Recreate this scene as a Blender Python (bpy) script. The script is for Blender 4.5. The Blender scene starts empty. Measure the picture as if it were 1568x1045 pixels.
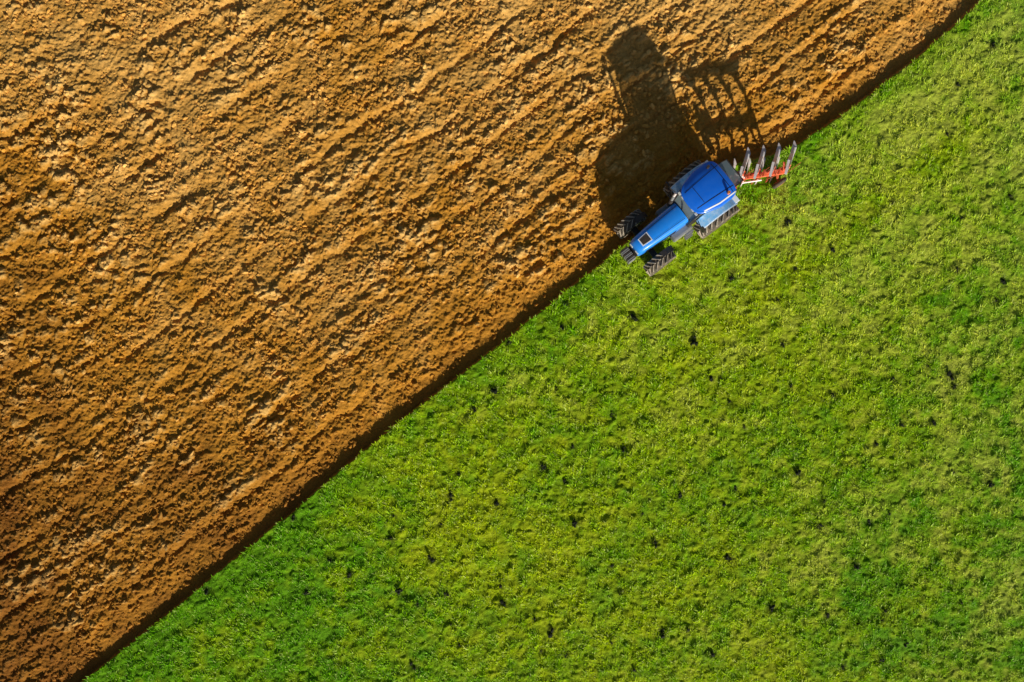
import bpy, bmesh, math, random
import numpy as np
from mathutils import Vector, Matrix
rng=np.random.default_rng(7); random.seed(3)
S=37.0
def P(px,py): return ((px-784)/S,(522-py)/S)
sc=bpy.context.scene
# ------------------------------------------------------------ numpy noise
_lat={}
def lat(seed):
    if seed not in _lat: _lat[seed]=np.random.default_rng(seed).random((6,256,256))
    return _lat[seed]
def vn(x,y,seed):
    L=lat(seed)[0]; xi=np.floor(x).astype(np.int64); yi=np.floor(y).astype(np.int64)
    fx=x-xi; fy=y-yi; fx=fx*fx*fx*(fx*(fx*6-15)+10); fy=fy*fy*fy*(fy*(fy*6-15)+10)
    a=L[xi&255,yi&255];b=L[(xi+1)&255,yi&255];c=L[xi&255,(yi+1)&255];d=L[(xi+1)&255,(yi+1)&255]
    return ((a+(b-a)*fx)*(1-fy)+(c+(d-c)*fx)*fy)*2-1
def fbm(x,y,seed,o=3,g=0.5):
    s=0;am=1;t=0
    for i in range(o):
        s=s+am*vn(x*(2.03**i)+i*17.3,y*(2.03**i)+i*9.1,seed+i); t+=am; am*=g
    return s/t
def worley(x,y,seed,full=False):
    L=lat(seed); xi=np.floor(x).astype(np.int64); yi=np.floor(y).astype(np.int64)
    best=np.full(x.shape,9.0); idr=np.zeros(x.shape); tl=np.zeros(x.shape)
    for i in(-1,0,1):
        for j in(-1,0,1):
            cx=(xi+i)&255; cy=(yi+j)&255
            dx=xi+i+L[1,cx,cy]-x; dy=yi+j+L[2,cx,cy]-y
            d=dx*dx+dy*dy; m=d<best
            best=np.where(m,d,best); idr=np.where(m,L[3,cx,cy],idr)
            if full: tl=np.where(m,dx*(L[4,cx,cy]-.5)*2+dy*(L[5,cx,cy]-.5)*2,tl)
    return (np.sqrt(best),idr,tl) if full else (np.sqrt(best),idr)
def clods(x,y,seed):
    f,i,t=worley(x,y,seed,True)
    return (np.clip(1.25-f*1.5,0,1)**.6)*(i**1.4)*(1+1.3*t)
# ------------------------------------------------------------ field boundary
bp=[(-400,1440),(105,1058),(200,985),(300,903),(440,790),(540,704),(640,622),(720,562),(800,498),(880,434),(945,381),(1020,322),(1095,262),(1130,250),(1215,224),(1280,182),(1340,137),(1410,84),(1500,2),(1900,-316)]
bx=np.array([P(*p)[0] for p in bp]); by=np.array([P(*p)[1] for p in bp])
def yb(x):
    sl=0.79
    y=np.interp(x,bx,by)
    y=np.where(x<bx[0],by[0]+(x-bx[0])*sl,y); y=np.where(x>bx[-1],by[-1]+(x-bx[-1])*sl,y)
    return y
by_s=[(-400,1440),(105,1058),(440,790),(800,500),(1095,262),(1280,120),(1500,-45),(1900,-350)]
sx=np.array([P(*p)[0] for p in by_s]); sy=np.array([P(*p)[1] for p in by_s])
def ysm(x):
    y=np.interp(x,sx,sy)
    y=np.where(x<sx[0],sy[0]+(x-sx[0])*.79,y); return np.where(x>sx[-1],sy[-1]+(x-sx[-1])*.79,y)
C=math.cos(math.radians(38.5)); Sn=math.sin(math.radians(38.5))
def dist(x,y):
    j=0.05*fbm(x*1.3,y*1.3,50,3)+0.035*vn(x*7,y*7,53)
    return (y-yb(x))*C+j
def sstep(a,b,x):
    t=np.clip((x-a)/(b-a),0,1); return t*t*(3-2*t)
spots=[(867,465),(970,485),(1062,523),(1088,580),(725,625),(757,597),(937,635),(1220,722),(832,715),(1040,758),(600,825),(535,880),(683,910),(612,905),(770,922),(1003,830),(1115,855),(1255,805),(1310,865),(1455,575),(1460,592),(1345,285),(1205,342),(1465,130),(1450,205),(1520,70),(1535,430),(845,965),(1015,968),(635,1020),(1355,935),(1385,985),(1290,1020),(450,792),(318,903),(780,525),(1275,605),(1210,590),(690,760),(1380,650),(1120,425),(1515,740),(1090,1000),(660,855),(470,905),(760,770),(1420,560),(1545,300),(1330,800),(1180,930),(950,905),(880,800)]
spr=list(rng.uniform(0.4,1.0,len(spots)))
for k in range(70):
    a,b_=rng.uniform(500,1560),rng.uniform(300,1040)
    if (522-b_)/S < float(yb(np.array([(a-784)/S]))[0])-1.2: spots.append((a,b_)); spr.append(rng.uniform(.2,.5))
spw=np.array([P(*p) for p in spots]); spr=np.array(spr)
def spotmask(x,y):
    m=np.zeros(x.shape)
    for (a,b),r in zip(spw,spr):
        sel=(np.abs(x-a)<.6)&(np.abs(y-b)<.6)
        if sel.any():
            xx=x[sel];yy=y[sel]
            q=((xx-a)**2+(yy-b)**2)/(0.14*r+0.045)**2*(1+.9*vn(xx*9,yy*9,57))
            m[sel]=np.maximum(m[sel],np.exp(-q))
    return m
def soil_h(x,y,d):
    a=x*C+y*Sn
    D=y-ysm(x); v=D+0.006*x*D
    wob=0.28*fbm(a*0.25,v*0.4,10,2)+0.10*vn(a*1.3,v*1.3,13)+.08*vn(a*3.5,v*3.5,14)
    ph=(v+wob)/0.545
    k=np.clip(0.3+1.1*vn(a*.5,v*.7,15),0,1.2)
    h=0.018*np.cos(2*np.pi*ph)*k
    p4=ph/4-np.floor(ph/4+.5)
    q=p4*4*0.545
    g=np.clip(0.70+1.0*fbm(a*.4,v*1.1,16,3),.08,1.25)
    h=h-0.105*np.exp(-(q/0.17)**2)*g+0.040*np.exp(-((q-.42)/0.24)**2)*g
    wx=0.35*fbm(x*2.0,y*2.0,20,3); wy=0.35*fbm(x*2.0+40,y*2.0,33,3)
    de=np.clip(.80+1.1*fbm(x*.6,y*.6,36,2),.15,1.6)
    h=h+0.092*clods(a/0.56+wx,v/0.42+wy,22)*de
    h=h+0.074*clods(a/0.27+wx*1.7,v/0.23+wy*1.7,24)*de
    h=h+0.048*clods(x/0.125+wx*2,y/0.11+wy*2,26)
    h=h+0.025*clods(x/0.075,y/0.075,39)
    h=h+0.042*fbm(a*.9,v*1.5,28,2)+0.025*fbm(x*7,y*7,31,2)-.04
    prof=-0.21+0.17*sstep(0.30,2.0,d)
    am=0.28+0.72*sstep(0.25,1.1,d)
    return prof+h*am
def grass_h(x,y):
    f,i=worley(x/.30+.4*vn(x*3,y*3,67),y/.30+.4*vn(x*3+9,y*3,68),69)
    f2,i2=worley(x/.15,y/.15,71)
    return 0.04*fbm(x*.5,y*.5,60,2)+0.045*fbm(x*2.1,y*2.1,62,3)+0.085*np.clip(1-f*1.2,0,1)*i+0.035*np.clip(1-f2*1.2,0,1)*i2
def height(x,y,fade=None):
    d=dist(x,y); w=sstep(-0.03,0.04,d)
    hs=soil_h(x,y,d); hg=grass_h(x,y)
    if fade is not None: hs=hs*fade-0.03*(1-fade); hg=hg*fade
    return hg*(1-w)+hs*w,d
def mixc(a,b,t): return a[None,:]*(1-t[:,None])+b[None,:]*t[:,None]
A=lambda *c: np.array(c,float)
def grass_col(x,y):
    n=fbm(x*.12+3,y*.12,70,3); n2=fbm(x*.55,y*.55,74,3); n3=fbm(x*2.4,y*2.4,78,2)
    u=x*C+y*Sn; vv=-x*Sn+y*C
    st=vn(u*.05,vv*.8,81)
    lush=A(.24,.59,.003); yel=A(.68,.83,.003); pale=A(.86,.96,.14)
    g=.62+.6*n+.3*n2+.5*n3-.016*np.abs(x-7)
    c=mixc(lush,yel,np.clip(g,0,1))
    pa=np.clip(.35*st+.7*n3+.5*n2+.034*(x-8)+.03*(y+1),0,1)
    c=c*(1-.62*pa[:,None])+pale[None,:]*.62*pa[:,None]
    ed=np.exp(-((y-yb(x))*C/-1.0)**2)
    c=c*(1-.35*ed[:,None])+lush[None,:]*.35*ed[:,None]
    return c
def soil_col(x,y,h,d):
    n=fbm(x*.15,y*.15,90,3); n2=fbm(x*1.1,y*1.1,93,3)
    base=A(.54,.236,.022); dry=A(.86,.52,.16); moist_vignette=A(.25,.092,.009)
    g=np.clip(.47+.030*(y-1)-.006*x+.25*n+.22*n2-.04*np.clip(-x-16,0,9)-.03*np.clip(y-11,0,9)*(x<-5),0,1)  # soil noise plus lens vignette put into colour: darker bottom, far left, top left
    c=mixc(moist_vignette,base,np.clip(g*2,0,1)); t=np.clip(g*2-1,0,1)*.5
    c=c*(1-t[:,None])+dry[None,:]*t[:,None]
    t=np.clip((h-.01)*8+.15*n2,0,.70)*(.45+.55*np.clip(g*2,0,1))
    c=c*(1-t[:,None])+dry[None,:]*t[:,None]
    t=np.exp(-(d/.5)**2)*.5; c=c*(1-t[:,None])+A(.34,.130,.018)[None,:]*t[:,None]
    return c
# ------------------------------------------------------------ material helpers
def newmat(name):
    m=bpy.data.materials.new(name); m.use_nodes=True; nt=m.node_tree
    b=nt.nodes['Principled BSDF']; return m,nt,b
def simple(name,col,rough=.5,metal=0,dirt=0.0,dcol=(.25,.13,.05),scale=6,coat=0):
    m,nt,b=newmat(name)
    tc=nt.nodes.new('ShaderNodeTexCoord'); n=nt.nodes.new('ShaderNodeTexNoise'); n.inputs['Scale'].default_value=scale; n.inputs['Detail'].default_value=8; n.inputs['Roughness'].default_value=.7
    nt.links.new(tc.outputs['Object'],n.inputs['Vector'])
    r=nt.nodes.new('ShaderNodeMapRange'); r.inputs['From Min'].default_value=.42; r.inputs['From Max'].default_value=.72; r.inputs['To Max'].default_value=dirt
    r.inputs['To Min'].default_value=dirt*.15
    nt.links.new(n.outputs['Fac'],r.inputs['Value'])
    mx=nt.nodes.new('ShaderNodeMix'); mx.data_type='RGBA'; mx.inputs['A'].default_value=(*col,1); mx.inputs['B'].default_value=(*dcol,1)
    nt.links.new(r.outputs['Result'],mx.inputs['Factor']); nt.links.new(mx.outputs['Result'],b.inputs['Base Color'])
    b.inputs['Roughness'].default_value=rough; b.inputs['Metallic'].default_value=metal; b.inputs['Coat Weight'].default_value=coat
    return m
fm,nt,b=newmat('field_ground')
at=nt.nodes.new('ShaderNodeAttribute'); at.attribute_name='Col'
tc=nt.nodes.new('ShaderNodeTexCoord')
n1=nt.nodes.new('ShaderNodeTexNoise'); n1.inputs['Scale'].default_value=10; n1.inputs['Detail'].default_value=9; n1.inputs['Roughness'].default_value=.78
nt.links.new(tc.outputs['Object'],n1.inputs['Vector'])
mr=nt.nodes.new('ShaderNodeMapRange'); mr.inputs['From Min'].default_value=.3; mr.inputs['From Max'].default_value=.7; mr.inputs['To Min'].default_value=.62; mr.inputs['To Max'].default_value=1.28
nt.links.new(n1.outputs['Fac'],mr.inputs['Value'])
vm=nt.nodes.new('ShaderNodeVectorMath'); vm.operation='SCALE'; nt.links.new(at.outputs['Color'],vm.inputs[0]); nt.links.new(mr.outputs['Result'],vm.inputs['Scale'])
nt.links.new(vm.outputs['Vector'],b.inputs['Base Color'])
n2=nt.nodes.new('ShaderNodeTexNoise'); n2.inputs['Scale'].default_value=18; n2.inputs['Detail'].default_value=6; n2.inputs['Roughness'].default_value=.7
nt.links.new(tc.outputs['Object'],n2.inputs['Vector'])
bu=nt.nodes.new('ShaderNodeBump'); bu.inputs['Strength'].default_value=.9; bu.inputs['Distance'].default_value=.04
nt.links.new(n2.outputs['Fac'],bu.inputs['Height']); nt.links.new(bu.outputs['Normal'],b.inputs['Normal'])
b.inputs['Roughness'].default_value=.8; b.inputs['Specular IOR Level'].default_value=.15
# ------------------------------------------------------------ ground sheet
def axis(lim,step):
    c=np.arange(-lim,lim+1e-6,step); out=[];s=step;p=c[-1]
    while p<900: s*=1.13; p+=s; out.append(p)
    o=np.array(out); return np.concatenate([-o[::-1],c,o])
ax=axis(24.5,.035); ay=axis(17,.035)
nx,ny=len(ax),len(ay)
X,Y=np.meshgrid(ax,ay,indexing='xy'); X=X.ravel();Y=Y.ravel()
ex=np.maximum(np.abs(X)-24.5,np.abs(Y)-17); fade=1-sstep(0,6,ex)
Z,D=height(X,Y,fade)
sp=spotmask(X,Y)
def mesh_np(name,co,faces,nper,mat,col=None,smooth=False):
    me=bpy.data.meshes.new(name); nv=len(co); nf=len(faces)
    me.vertices.add(nv); me.vertices.foreach_set('co',co.astype(np.float32).ravel())
    me.loops.add(nf*nper); me.loops.foreach_set('vertex_index',faces.astype(np.int32).ravel())
    me.polygons.add(nf); me.polygons.foreach_set('loop_start',np.arange(0,nf*nper,nper,dtype=np.int32))
    me.update(calc_edges=True)
    me.polygons.foreach_set('use_smooth',np.full(nf,smooth))
    if col is not None:
        a=me.attributes.new('Col','FLOAT_COLOR','POINT'); c4=np.ones((nv,4),np.float32); c4[:,:3]=col; a.data.foreach_set('color',c4.ravel())
    me.materials.append(mat); me.update()
    o=bpy.data.objects.new(name,me); sc.collection.objects.link(o); return o
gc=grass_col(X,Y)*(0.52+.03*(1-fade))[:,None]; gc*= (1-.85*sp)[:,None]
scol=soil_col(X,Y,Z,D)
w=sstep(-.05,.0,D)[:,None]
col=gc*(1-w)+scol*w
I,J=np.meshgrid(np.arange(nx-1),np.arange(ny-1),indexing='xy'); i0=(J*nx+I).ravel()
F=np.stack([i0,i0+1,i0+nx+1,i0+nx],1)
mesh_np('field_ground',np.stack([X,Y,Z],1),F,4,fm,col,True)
# ------------------------------------------------------------ loose clods
cm,nt,b=newmat('clod_soil'); at=nt.nodes.new('ShaderNodeAttribute'); at.attribute_name='Col'; nt.links.new(at.outputs['Color'],b.inputs['Base Color']); b.inputs['Roughness'].default_value=.75; b.inputs['Specular IOR Level'].default_value=.2
bm=bmesh.new(); bmesh.ops.create_icosphere(bm,subdivisions=1,radius=1); iv=np.array([v.co[:] for v in bm.verts]); iff=np.array([[v.index for v in f.verts] for f in bm.faces]); bm.free()
def blobs(cx,cy,size,flat,colr,sink=.3,jit=.28):
    n=len(cx); z,_=height(cx,cy)
    V=iv[None]*(1+jit*rng.uniform(-1,1,(n,len(iv),1)))
    sc3=np.stack([size*rng.uniform(.8,1.5,n),size*rng.uniform(.6,1.,n),size*flat],1); V=V*sc3[:,None,:]
    an=rng.uniform(0,6.28,n); ca,sa=np.cos(an)[:,None],np.sin(an)[:,None]
    x=V[:,:,0]*ca-V[:,:,1]*sa+cx[:,None]; y=V[:,:,0]*sa+V[:,:,1]*ca+cy[:,None]; zz=V[:,:,2]+(z+size*flat*sink)[:,None]
    co=np.stack([x,y,zz],2).reshape(-1,3); f=(iff[None]+(np.arange(n)*len(iv))[:,None,None]).reshape(-1,3)
    return co,f,np.repeat(colr,len(iv),0)
N=85000
cx=rng.uniform(-24,24,N);cy=rng.uniform(-16.5,16.5,N); dd=dist(cx,cy)
keep=(dd>.30)&(rng.random(N)<np.clip(.45+1.1*fbm(cx*.9,cy*.9,101,2),.1,1))
cx,cy,dd=cx[keep],cy[keep],dd[keep]; size=.022+.09*rng.random(len(cx))**2.8
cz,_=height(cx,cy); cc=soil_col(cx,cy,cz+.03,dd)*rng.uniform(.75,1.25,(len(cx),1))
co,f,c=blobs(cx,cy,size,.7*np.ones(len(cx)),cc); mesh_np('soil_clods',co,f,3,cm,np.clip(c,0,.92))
# ------------------------------------------------------------ grass blades
gm,nt,b=newmat('grass_blades'); at=nt.nodes.new('ShaderNodeAttribute'); at.attribute_name='Col'
nt.links.new(at.outputs['Color'],b.inputs['Base Color']); b.inputs['Roughness'].default_value=.5; b.inputs['Specular IOR Level'].default_value=.15
tr=nt.nodes.new('ShaderNodeBsdfTranslucent'); ms=nt.nodes.new('ShaderNodeMixShader'); ms.inputs[0].default_value=.40
nt.links.new(at.outputs['Color'],tr.inputs['Color']); nt.links.new(b.outputs[0],ms.inputs[1]); nt.links.new(tr.outputs[0],ms.inputs[2]); nt.links.new(ms.outputs[0],nt.nodes['Material Output'].inputs[0])
N=900000
gx=rng.uniform(-24.5,24.5,N); gy=rng.uniform(-17,17,N)
ed=dist(gx,gy); k=ed<-.02; gx,gy,ed=gx[k],gy[k],ed[k]
cl=.7*fbm(gx*2.6,gy*2.6,110,2)+.6*vn(gx*6.5,gy*6.5,115); sm=spotmask(gx,gy)
k=rng.random(len(gx))<np.clip(.52+1.4*cl,.06,1)*(1-.75*sm); gx,gy,cl,sm=gx[k],gy[k],cl[k],sm[k]
n=len(gx)
gz=grass_h(gx,gy)-.005
L=(.075+.085*rng.random(n))*(1+.9*np.clip(cl,-.6,1))
th=rng.uniform(0,6.283,n)
lean=rng.uniform(.75,1.42,n)
wd=rng.uniform(.012,.023,n)*(1+.5*cl)
dx,dy=np.cos(th)*np.sin(lean),np.sin(th)*np.sin(lean)
px,py=-np.sin(th),np.cos(th)
v0=np.stack([gx-px*wd,gy-py*wd,gz],1); v1=np.stack([gx+px*wd,gy+py*wd,gz],1)
v2=np.stack([gx+dx*L,gy+dy*L,gz+L*np.cos(lean)],1)
co=np.stack([v0,v1,v2],1).reshape(-1,3); f=np.arange(3*n).reshape(-1,3)
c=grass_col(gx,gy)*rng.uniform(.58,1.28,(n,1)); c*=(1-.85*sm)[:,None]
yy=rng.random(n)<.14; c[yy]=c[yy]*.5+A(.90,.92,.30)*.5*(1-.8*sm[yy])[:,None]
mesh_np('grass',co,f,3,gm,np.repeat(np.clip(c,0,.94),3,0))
px_=[];py_=[];ss=[]
for (a,b_),r in zip(spw,spr):
    for q in range(int(2+random.random()*7*r)):
        px_.append(a+random.gauss(0,.06*r)); py_.append(b_+random.gauss(0,.09*r)); ss.append(random.uniform(.04,.105)*(.4+.6*r))
px_=np.array(px_);py_=np.array(py_);ss=np.array(ss)
co,f,c=blobs(px_,py_,ss,.5*np.ones(len(ss)),np.tile(A(.010,.014,.005),(len(ss),1)),sink=1.5); mesh_np('manure_pats',co,f,3,cm,c)

# ============================================================ TRACTOR
blue=simple('blue_paint',(.010,.27,.97),.33,0,.14,(.2,.45,.78),5,.6)
blueR=simple('blue_roof',(.006,.17,.88),.30,0,.14,(.12,.32,.75),5,.7)
blue2=simple('blue_fender',(.14,.50,.97),.35,0,.6,(.88,.90,.93),6,.5)  # light blue paint; whitish mottling is sun highlight put into the colour
dark=simple('dark_metal',(.03,.03,.032),.5,.2,.5,(.18,.12,.07),8)
black=simple('black_seam',(.006,.008,.02),.6)
rubber=simple('tyre_rubber',(.04,.038,.036),.8,0,.75,(.26,.18,.10),7)
rubberd=simple('tyre_lug_dusty',(.22,.18,.14),.85,0,.9,(.72,.60,.44),9)
rimm=simple('rim_paint',(.85,.85,.83),.4,0,.4,(.5,.4,.3),7)
grey=simple('grey_plastic',(.22,.225,.23),.5,0,.4,(.42,.37,.30),8)
frame_l=simple('light_frame',(.85,.88,.92),.4)
steel=simple('steel',(.90,.87,.87),.42,.2,.65,(.62,.30,.20),7)
red=simple('red_paint',(.95,.15,.05),.45,0,.35,(.75,.36,.24),6)
redd=simple('red_leg',(.62,.10,.035),.5,0,.6,(.42,.20,.11),8)
lamp=simple('lamp_glass',(.75,.75,.72),.15)
orange=simple('beacon_orange',(.8,.25,.02),.25)
glass,nt,b=newmat('cab_glass'); b.inputs['Base Color'].default_value=(.30,.37,.38,1); b.inputs['Roughness'].default_value=.06; b.inputs['Alpha'].default_value=.68
nz=nt.nodes.new('ShaderNodeTexNoise'); nz.inputs['Scale'].default_value=4; mr=nt.nodes.new('ShaderNodeMapRange'); mr.inputs['To Min'].default_value=.03; mr.inputs['To Max'].default_value=.25
nt.links.new(nz.outputs['Fac'],mr.inputs['Value']); nt.links.new(mr.outputs['Result'],b.inputs['Roughness'])
def empty(name,loc,rot):
    e=bpy.data.objects.new(name,None); e.location=loc; e.rotation_euler=rot; e.empty_display_size=.5; sc.collection.objects.link(e); return e
def add(name,vs,fs,mat,par,bev=0,smooth=False):
    me=bpy.data.meshes.new(name); me.from_pydata([tuple(v) for v in vs],[],fs); me.update()
    bm=bmesh.new(); bm.from_mesh(me); bmesh.ops.recalc_face_normals(bm,faces=bm.faces)
    if bev: bmesh.ops.bevel(bm,geom=list(bm.edges),offset=bev,segments=2,affect='EDGES',profile=.6)
    bm.to_mesh(me); bm.free(); me.materials.append(mat)
    for p in me.polygons: p.use_smooth=smooth
    o=bpy.data.objects.new(name,me); sc.collection.objects.link(o); o.parent=par; return o
BF=[(0,1,2,3),(4,7,6,5),(0,4,5,1),(1,5,6,2),(2,6,7,3),(3,7,4,0)]
def box(name,x0,x1,y0,y1,z0,z1,mat,par,bev=.02,taper=None):
    vs=[(x0,y0,z0),(x1,y0,z0),(x1,y1,z0),(x0,y1,z0),(x0,y0,z1),(x1,y0,z1),(x1,y1,z1),(x0,y1,z1)]
    return add(name,vs,BF,mat,par,bev)
def hexa(name,bot,top,mat,par,bev=.01): return add(name,list(bot)+list(top),BF,mat,par,bev)
def tube(name,p,q,r,mat,par,n=10,r2=None):
    p=Vector(p);q=Vector(q); d=(q-p).normalized(); u=d.orthogonal().normalized(); w=d.cross(u); r2=r if r2 is None else r2
    vs=[];
    for c_,rr in((p,r),(q,r2)):
        for i in range(n):
            t=2*math.pi*i/n; vs.append(c_+u*math.cos(t)*rr+w*math.sin(t)*rr)
    fs=[(i,(i+1)%n,n+(i+1)%n,n+i) for i in range(n)]+[tuple(range(n))[::-1],tuple(range(n,2*n))]
    return add(name,vs,fs,mat,par,0,False)
def bar(name,p,q,w,h,mat,par,bev=.012):
    p=Vector(p);q=Vector(q); d=(q-p).normalized(); s=d.cross(Vector((0,0,1)))
    s=Vector((0,1,0)) if s.length<.05 else s.normalized(); t=s.cross(d).normalized()
    c=[(-1,-1),(1,-1),(1,1),(-1,1)]
    vs=[p+s*a*w/2+t*b*h/2 for a,b in c]+[q+s*a*w/2+t*b*h/2 for a,b in c]
    return add(name,vs,BF,mat,par,bev)
def lathe(name,prof,cen,mat,par,n=48):
    vs=[];fs=[];m=len(prof)
    for i in range(n):
        t=2*math.pi*i/n
        for r,y in prof: vs.append((cen[0]+r*math.cos(t),cen[1]+y,cen[2]+r*math.sin(t)))
    for i in range(n):
        for j in range(m-1):
            a=i*m+j;b_=((i+1)%n)*m+j; fs.append((a,a+1,b_+1,b_))
    return add(name,vs,fs,mat,par,0,True)
def wheel(tag,cen,R,W,rr,side,par,nl,steer=0):
    e=par
    h=W/2
    prof=[(rr,-h*.82),(rr+.05,-h*.95),((R+rr)/2,-h*1.04),(R-.12,-h),(R-.06,-h*.86),(R-.045,-h*.4),(R-.04,0),(R-.045,h*.4),(R-.06,h*.86),(R-.12,h),((R+rr)/2,h*1.04),(rr+.05,h*.95),(rr,h*.82)]
    lathe(tag+'_tyre',prof,cen,rubber,e)
    o=side*h
    lathe(tag+'_rim',[(rr,-o*.82),(rr-.03,-o*.6),(rr-.05,0),(rr-.03,o*.45),(rr+.002,o*.84),(rr-.03,o*.85),(rr-.07,o*.55),(rr*.55,o*.3),(rr*.5,o*.35),(.13,o*.4),(.12,o*.62),(.0,o*.62)],cen,rimm,e)
    vs=[];fs=[]
    for i in range(nl):
        for s in(-1,1):
            t0=2*math.pi*(i+(.5 if s>0 else 0))/nl; dl=2*math.pi/nl
            sk=dl*1.0; lw=dl*.17
            pts=[(t0-lw,0,R-.045),(t0+lw,0,R-.045),(t0+lw-sk,s*h*.93,R-.075),(t0-lw-sk,s*h*.93,R-.075)]
            pt2=[(t0-lw*.7,s*.01,R),(t0+lw*.7,s*.01,R),(t0+lw*.7-sk,s*h*.93,R-.015),(t0-lw*.7-sk,s*h*.93,R-.015)]
            b0=len(vs)
            for t,y,r in pts+pt2: vs.append((cen[0]+r*math.cos(t),cen[1]+y,cen[2]+r*math.sin(t)))
            fs+= [tuple(b0+q for q in f_) for f_ in BF]
            b0=len(vs)
            for r,y in((R-.015,s*h*.93),(R-.02,s*h*1.03),(R-.19,s*h*1.05),(R-.19,s*h*.95)):
                for l in(-.7,.7):
                    t=t0-sk*(1 if r>R-.1 else 1.25)+lw*l; vs.append((cen[0]+r*math.cos(t),cen[1]+y,cen[2]+r*math.sin(t)))
            fs+=[(b0,b0+1,b0+3,b0+2),(b0+2,b0+3,b0+5,b0+4),(b0+4,b0+5,b0+7,b0+6),(b0,b0+2,b0+4,b0+6),(b0+1,b0+7,b0+5,b0+3)]
    add(tag+'_lugs',vs,fs,rubberd,e)
ANG=math.radians(217)
RA=Vector((7.66,5.62))
T=empty('tractor',(RA.x,RA.y,-.10),(math.radians(5.5),0,ANG))
wheel('rear_wheel_left',(0,.98,.93),.93,.60,.50,1,T,20)
wheel('rear_wheel_right',(0,-.98,.93),.93,.60,.50,-1,T,20)
wheel('front_wheel_left',(2.8,.98,.68),.68,.48,.36,1,T,17)
wheel('front_wheel_right',(2.8,-.98,.68),.68,.48,.36,-1,T,17)
tube('rear_axle',(0,-.9,.93),(0,.9,.93),.16,dark,T)
box('front_axle',2.68,2.92,-.78,.78,.56,.78,dark,T,.03)
box('transmission',-.75,1.3,-.32,.32,.62,1.15,dark,T,.05)
box('engine_block',1.2,3.25,-.27,.27,.6,1.1,dark,T,.04)
box('fuel_tank_left',.95,1.85,.38,.72,.55,1.05,grey,T,.08)
box('battery_box_right',.95,1.75,-.72,-.38,.55,1.0,grey,T,.08)
for k in range(3): box('step_%d'%k,1.0,1.35,.74,.92-.05*k,.42+.27*k,.46+.27*k,grey,T,.01)
def hood(name,xs,mat,bot=.98,g=0):
    secs=[]
    for x,w_,t in xs:
        s=[(-1,bot,0),(-1.0,t-.20,1),(-.95,t-.10,1),(-.80,t-.03,1),(-.45,t+.005,1),(0,t+.02,1),(.45,t+.005,1),(.80,t-.03,1),(.95,t-.10,1),(1.0,t-.20,1),(1,bot,0)]
        secs.append([(x,a*w_,z) for a,z,_ in s])
    m=11;vs=[p for s in secs for p in s];fs=[]
    for i in range(len(secs)-1):
        for j in range(m-1): fs.append((i*m+j,i*m+j+1,(i+1)*m+j+1,(i+1)*m+j))
    fs.append(tuple(range(m))); fs.append(tuple(range((len(secs)-1)*m,len(secs)*m)))
    o=add(name,vs,fs,mat,T,0,True); md=o.modifiers.new('es','EDGE_SPLIT'); md.split_angle=math.radians(40); return o
hood('hood',[(1.18,.46,1.93),(1.6,.45,1.90),(2.2,.42,1.83),(2.8,.385,1.74),(3.2,.35,1.65),(3.36,.32,1.55),(3.42,.28,1.40)],blue)
def ht(x): return float(np.interp(x,[1.18,1.6,2.2,2.8,3.2,3.36],[1.93,1.90,1.83,1.74,1.65,1.55]))+.012
def strip(name,pts,w,mat,dz=.006,zf=None):
    vs=[];fs=[]
    for i,(x,y) in enumerate(pts):
        a=Vector(pts[max(i-1,0)]);b_=Vector(pts[min(i+1,len(pts)-1)]); d=(b_-a).normalized(); nrm=Vector((-d.y,d.x))
        for s in(-1,1):
            q=Vector((x,y))+nrm*s*w/2; vs.append((q.x,q.y,zf(q.x,q.y)+dz))
    for i in range(len(pts)-1): fs.append((2*i,2*i+1,2*i+3,2*i+2))
    return add(name,vs,fs,mat,T)
hz=lambda x,y: ht(x)+.008-.02*(abs(y)/.2)
add('hood_grille_frame',[(2.72,-.20,hz(2.72,.1)),(3.16,-.17,hz(3.16,.1)),(3.16,.17,hz(3.16,.1)),(2.72,.20,hz(2.72,.1)),(2.72,-.20,hz(2.72,.1)+.015),(3.16,-.17,hz(3.16,.1)+.015),(3.16,.17,hz(3.16,.1)+.015),(2.72,.20,hz(2.72,.1)+.015)],BF,frame_l,T,.004)
add('hood_grille',[(2.76,-.16,hz(2.76,.1)),(3.12,-.135,hz(3.12,.1)),(3.12,.135,hz(3.12,.1)),(2.76,.16,hz(2.76,.1)),(2.76,-.16,hz(2.76,.1)+.022),(3.12,-.135,hz(3.12,.1)+.022),(3.12,.135,hz(3.12,.1)+.022),(2.76,.16,hz(2.76,.1)+.022)],BF,dark,T,.003)
for s in(-1,1):
    strip('hood_seam_%s'%('l' if s>0 else 'r'),[(x,s*(.30-.05*(x-1.2)/1.5)) for x in np.linspace(1.25,2.68,8)],.02,black,.012,lambda x,y: ht(x)-.01)
    add('hood_side_vent_%s'%('l' if s>0 else 'r'),[(1.7,s*.40,1.12),(3.1,s*.33,1.12),(3.1,s*.365,1.12),(1.7,s*.455,1.12),(1.7,s*.40,1.55),(3.1,s*.33,1.42),(3.1,s*.37,1.42),(1.7,s*.455,1.55)],BF,black,T,.004)
    box('headlight_%s'%('l' if s>0 else 'r'),3.36,3.44,s*.17-.09,s*.17+.09,1.18,1.36,lamp,T,.02)
box('front_grille',3.36,3.43,-.25,.25,.92,1.15,black,T,.01)
box('weight_bracket',3.2,3.5,-.25,.25,.62,.85,dark,T,.02)
for k in range(9): box('front_weight_%d'%k,3.5,3.84,-.30+.068*k,-.30+.068*k+.052,.52,.98,grey if k%3 else dark,T,.015)
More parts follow.
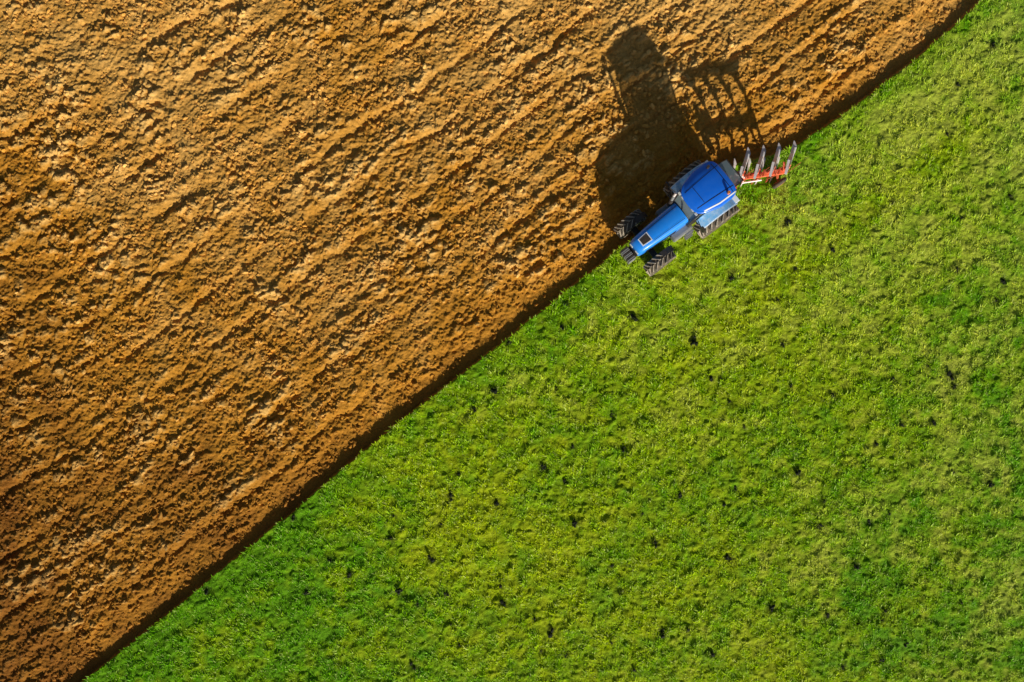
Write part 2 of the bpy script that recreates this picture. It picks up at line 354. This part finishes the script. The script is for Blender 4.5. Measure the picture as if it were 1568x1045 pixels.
def fender(tag,cx_,cz_,R,y0,y1,a0,a1,mat,n=14,th=.03):
    vs=[];fs=[]
    for i in range(n+1):
        t=math.radians(a0+(a1-a0)*i/n)
        for r,y in((R,y0),(R+.0,y1),(R+th,y1),(R+th,y0)):
            vs.append((cx_+r*math.cos(t),y,cz_+r*math.sin(t)))
    for i in range(n):
        for j in range(4): a=i*4+j;b_=i*4+(j+1)%4; fs.append((a,b_,b_+4,a+4))
    fs+=[(0,1,2,3),(n*4,n*4+3,n*4+2,n*4+1)]
    return add(tag,vs,fs,mat,T,0,False)
for s,nm in((1,'left'),(-1,'right')):
    fender('rear_fender_'+nm,0,.93,1.02,*sorted((s*.62,s*1.02)),35,150,blue2)
    fender('rear_fender_lip_'+nm,0,.93,.985,*sorted((s*1.01,s*1.06)),32,152,frame_l)
    fender('front_fender_'+nm,2.8,.68,.76,*sorted((s*.74,s*.98)),95,150,dark,8)
    box('fender_side_'+nm,-.6,.75,*sorted((s*.60,s*.66)),1.0,1.80,blue2,T,.03)
    bar('tail_bracket_'+nm,(-.72,s*.85,1.72),(-.9,s*.85,1.78),.34,.12,frame_l,T)
    tube('mirror_arm_'+nm,(1.05,s*.7,2.35),(1.15,s*1.08,2.42),.018,dark,T)
    box('mirror_'+nm,1.08,1.16,s*1.1-.11,s*1.1+.11,2.2,2.56,dark,T,.03)
    tube('beacon_'+nm,(-.30,s*.62,2.93),(-.30,s*.62,3.14),.055,orange if s>0 else dark,T)
box('cab_base',-.55,1.15,-.60,.60,1.05,1.50,dark,T,.04)
bot=[(-.62,-.70),(1.20,-.52),(1.20,.52),(-.62,.70)]; top=[(-.66,-.66),(.92,-.56),(.92,.56),(-.66,.66)]
hexa('cab_windows',[(x,y,1.5) for x,y in bot],[(x,y,2.74) for x,y in top],glass,T,.03)
for i in range(4):
    bar('cab_pillar_%d'%i,(bot[i][0]*1.01,bot[i][1]*1.02,1.4),(top[i][0]*1.01,top[i][1]*1.02,2.78),.07,.08,dark,T)
bar('cab_side_pillar_l',(.2,.65,1.4),(.15,.64,2.78),.05,.06,dark,T); bar('cab_side_pillar_r',(.2,-.65,1.4),(.15,-.64,2.78),.05,.06,dark,T)
box('driver_seat',-.15,.35,-.25,.25,1.5,1.72,black,T,.06); box('seat_back',-.25,-.1,-.25,.25,1.7,2.2,black,T,.05)
tube('steering_wheel',(.72,0,1.95),(.74,0,1.98),.2,black,T,20)
bar('wiper',(1.18,.1,1.62),(1.05,-.2,2.3),.02,.02,black,T,.003)
def outline(t):
    c,s=math.cos(t),math.sin(t); e=.42
    x=(abs(c)**e)*(1 if c>0 else -1); y=(abs(s)**e)*(1 if s>0 else -1)
    w_=.86 if x<0 else .86-.22*x
    return .17+.90*x+ (0.05*(1-y*y) if x>0 else 0), y*w_
def roofz(x,y):
    u=(x-.17)/.92; w_=.86 if u<0 else .86-.22*u; v=y/w_
    r=(abs(u)**3.2+abs(v)**3.2)
    return 2.88+.15*(1-min(r,1))-.03*max(0,u)
n=64; rings=[(.93,2.68),(.985,2.73),(1.0,2.80)]
vs=[];fs=[]
for sc_,z in rings:
    for i in range(n):
        x,y=outline(2*math.pi*i/n); vs.append((.17+(x-.17)*sc_,y*sc_,z))
for sc_ in(.985,.95,.88,.75,.6,.4,.2,.05):
    for i in range(n):
        x,y=outline(2*math.pi*i/n); x=.17+(x-.17)*sc_; y*=sc_; vs.append((x,y,roofz(x,y)))
m=len(vs)//n
for k in range(m-1):
    for i in range(n): fs.append((k*n+i,k*n+(i+1)%n,(k+1)*n+(i+1)%n,(k+1)*n+i))
fs.append(tuple(range(n))); fs.append(tuple(range((m-1)*n,m*n)))
add('cab_roof',vs,fs,blueR,T,0,True)
rz=lambda x,y: roofz(x,y)
strip('roof_seam_l',[(x,.48-.10*(x+.6)/1.5) for x in np.linspace(-.66,.95,14)],.026,black,.006,rz)
strip('roof_seam_r',[(x,-.48+.10*(x+.6)/1.5) for x in np.linspace(-.66,.95,14)],.026,black,.006,rz)
strip('roof_edge_highlight_left',[(x,.73-.17*max(0,(x-.17)/.92)) for x in np.linspace(-.60,.80,14)],.05,frame_l,.008,rz)  # pale strip painting the sunlit highlight along the left roof edge
strip('roof_seam_back',[(-.50,y) for y in np.linspace(-.68,.68,14)],.026,black,.007,rz)
strip('roof_seam_front',[(.62,y) for y in np.linspace(-.36,.36,8)],.018,black,.007,rz)
for k,y in enumerate((-.5,-.3,.3,.5)): box('work_light_%d'%k,1.04,1.11,y-.06,y+.06,2.72,2.82,lamp,T,.01)
tube('exhaust_stack',(1.28,-.56,1.2),(1.28,-.56,2.72),.06,grey,T,14); tube('exhaust_muffler',(1.28,-.56,1.5),(1.28,-.56,2.2),.09,dark,T,14)
tube('exhaust_tip',(1.28,-.56,2.7),(1.20,-.58,2.86),.05,steel,T,12)
hexa('rear_window_open',[(-.72,-.55,2.55),(-1.30,-.50,2.25),(-1.30,.50,2.25),(-.72,.55,2.55)],[(-.72,-.55,2.57),(-1.30,-.50,2.27),(-1.30,.50,2.27),(-.72,.55,2.57)],glass,T,.004)
for s in(-1,1):
    bar('window_frame_%d'%(s+1),(-.70,s*.56,2.57),(-1.32,s*.51,2.27),.03,.04,dark,T)
    bar('lower_link_%d'%(s+1),(-.5,s*.32,.62),(-1.35,s*.42,.62),.07,.10,dark,T)
    tube('lift_rod_%d'%(s+1),(-.55,s*.38,1.35),(-1.0,s*.38,.66),.035,grey,T)
bar('window_frame_rear',(-1.31,-.5,2.27),(-1.31,.5,2.27),.04,.03,dark,T)
tube('top_link',(-.6,0,1.25),(-1.4,0,1.3),.045,steel,T)
box('rear_housing',-.85,-.5,-.35,.35,.8,1.45,grey,T,.06)
# ============================================================ PLOUGH
Pl=empty('reversible_plough',(RA.x,RA.y,-.04),(0,0,ANG))
box('headstock',-1.52,-1.38,-.42,.42,.55,.72,redd,Pl,.02)
bar('headstock_post_l',(-1.45,.3,.6),(-1.45,.06,1.45),.1,.1,redd,Pl); bar('headstock_post_r',(-1.45,-.3,.6),(-1.45,-.06,1.45),.1,.1,redd,Pl)
tube('turnover_shaft',(-1.4,0,1.0),(-1.85,0,1.0),.12,grey,Pl,16)
box('turnover_housing',-1.75,-1.5,-.2,.2,.82,1.2,redd,Pl,.05)
tube('turnover_cylinder',(-1.5,-.12,1.4),(-1.85,.25,1.12),.05,steel,Pl)
b0=Vector((-1.20,-.15,1.0)); b1=Vector((-3.32,1.02,1.0))
bar('main_beam',b0,b1,.20,.17,red,Pl)
bar('adjuster_beam',(-1.6,.14,1.08),(-2.5,.63,1.08),.12,.09,red,Pl)
tube('adjuster_cylinder',(-1.65,.36,1.05),(-2.35,.74,1.05),.035,steel,Pl)
def body(tag,p,sgn):
    zc=1.0
    Z=lambda z: z if sgn>0 else zc+(zc-z)
    pts=[(0,0,1.0),(-.14,-.02,.8),(-.16,-.06,.58),(-.06,-.10,.34),(.06,-.08,.12)]
    for i in range(4):
        a=pts[i];b_=pts[i+1]; bar(tag+'_leg_%d'%i,(p.x+a[0],p.y+a[1],Z(a[2])),(p.x+b_[0],p.y+b_[1],Z(b_[2])),.08,.18-.01*i,red if sgn<0 else redd,Pl,.008)
    vs=[];fs=[];ns,ntt=14,8
    for k in(0,1):
        for i in range(ns+1):
            s=i/ns
            for j in range(ntt+1):
                t=j/ntt
                top_=.44-.20*max(0,s-.5)/.5-.26*max(0,.35-s)/.35
                lo=.0+.20*max(0,s-.35)/.65
                z=-.12+lo+t*(top_-lo)
                x=.40-.80*s-.14*s*s+.12*math.sin(math.pi*t)*(1-s)-.16*t
                y=.06-.34*s-.24*s*s-.06*t-.16*s*t*t+.10*math.sin(math.pi*t)
                vs.append((p.x+x-(.014 if k else 0),p.y+y+(.014 if k else 0),Z(z)))
    m_=(ns+1)*(ntt+1)
    for k in(0,1):
        for i in range(ns):
            for j in range(ntt):
                a=k*m_+i*(ntt+1)+j; q=(a,a+1,a+ntt+2,a+ntt+1); fs.append(q if k else q[::-1])
    add(tag+'_mouldboard',vs,fs,steel,Pl,0,True)
    bar(tag+'_share',(p.x+.46,p.y+.10,Z(-.13)),(p.x+.02,p.y-.26,Z(-.13)),.10,.02,steel,Pl,.004)
    bar(tag+'_landside',(p.x+.35,p.y+.10,Z(-.05)),(p.x-.30,p.y+.10,Z(-.05)),.02,.12,redd,Pl,.004)
    q=p+Vector((.42,-.05,0)); bar(tag+'_skim_arm',(q.x-.1,q.y,Z(.98)),(q.x+.05,q.y-.08,Z(.42)),.03,.05,redd,Pl,.005)
    hexa(tag+'_skimmer',[(q.x+.10,q.y,Z(.24)),(q.x-.12,q.y-.16,Z(.24)),(q.x-.13,q.y-.14,Z(.24)),(q.x+.08,q.y+.02,Z(.24))],[(q.x+.06,q.y-.02,Z(.42)),(q.x-.15,q.y-.20,Z(.40)),(q.x-.16,q.y-.18,Z(.40)),(q.x+.04,q.y,Z(.42))],redd,Pl,.003)
for i in range(4):
    p=b0.lerp(b1,.22+.25*i)
    bar('leg_bracket_%d'%i,(p.x+.06,p.y,1.0),(p.x-.20,p.y-.02,1.0),.16,.22,red,Pl)
    body('body_low_%d'%i,p,1); body('body_high_%d'%i,p,-1)
lathe('depth_wheel',[(.05,-.09),(.20,-.09),(.30,-.08),(.33,0),(.30,.08),(.20,.09),(.05,.09)],(-3.15,1.30,.33),rubber,Pl,28)
lathe('depth_wheel_rim',[(.0,-.1),(.18,-.1),(.18,.1),(.0,.1)],(-3.15,1.30,.33),redd,Pl,20)
bar('depth_wheel_arm',(-3.05,.92,1.0),(-3.15,1.15,.36),.08,.08,redd,Pl)
bar('beam_tail',(-3.25,.99,1.12),(-3.45,.70,1.2),.09,.08,red,Pl)
# ============================================================ light / camera
el=22.0; az=21.0
hd=Vector((-math.sin(math.radians(az)),math.cos(math.radians(az))))
dirv=Vector((hd.x*math.cos(math.radians(el)),hd.y*math.cos(math.radians(el)),-math.sin(math.radians(el))))
sd=bpy.data.lights.new('sun','SUN'); sd.energy=5.0; sd.angle=math.radians(.8); sd.color=(1,.955,.84)
so=bpy.data.objects.new('sun',sd); so.rotation_euler=dirv.to_track_quat('-Z','Y').to_euler(); so.location=(0,0,30); sc.collection.objects.link(so)
wd_=bpy.data.worlds.new('World'); sc.world=wd_; wd_.use_nodes=True; nt=wd_.node_tree
sk=nt.nodes.new('ShaderNodeTexSky'); sk.sky_type='NISHITA'; sk.sun_disc=False; sk.sun_elevation=math.radians(el); sk.sun_rotation=math.radians(180-az)
nt.links.new(sk.outputs[0],nt.nodes['Background'].inputs[0]); nt.nodes['Background'].inputs[1].default_value=.05
cd=bpy.data.cameras.new('camera'); cd.lens=26; cd.sensor_width=36; cd.clip_end=3000
co_=bpy.data.objects.new('camera',cd); W=1568/S; co_.location=(0,0,W*26/36); co_.rotation_euler=(0,0,0); sc.collection.objects.link(co_); sc.camera=co_
sc.view_settings.view_transform='Standard'; sc.view_settings.look='None'; sc.view_settings.exposure=0
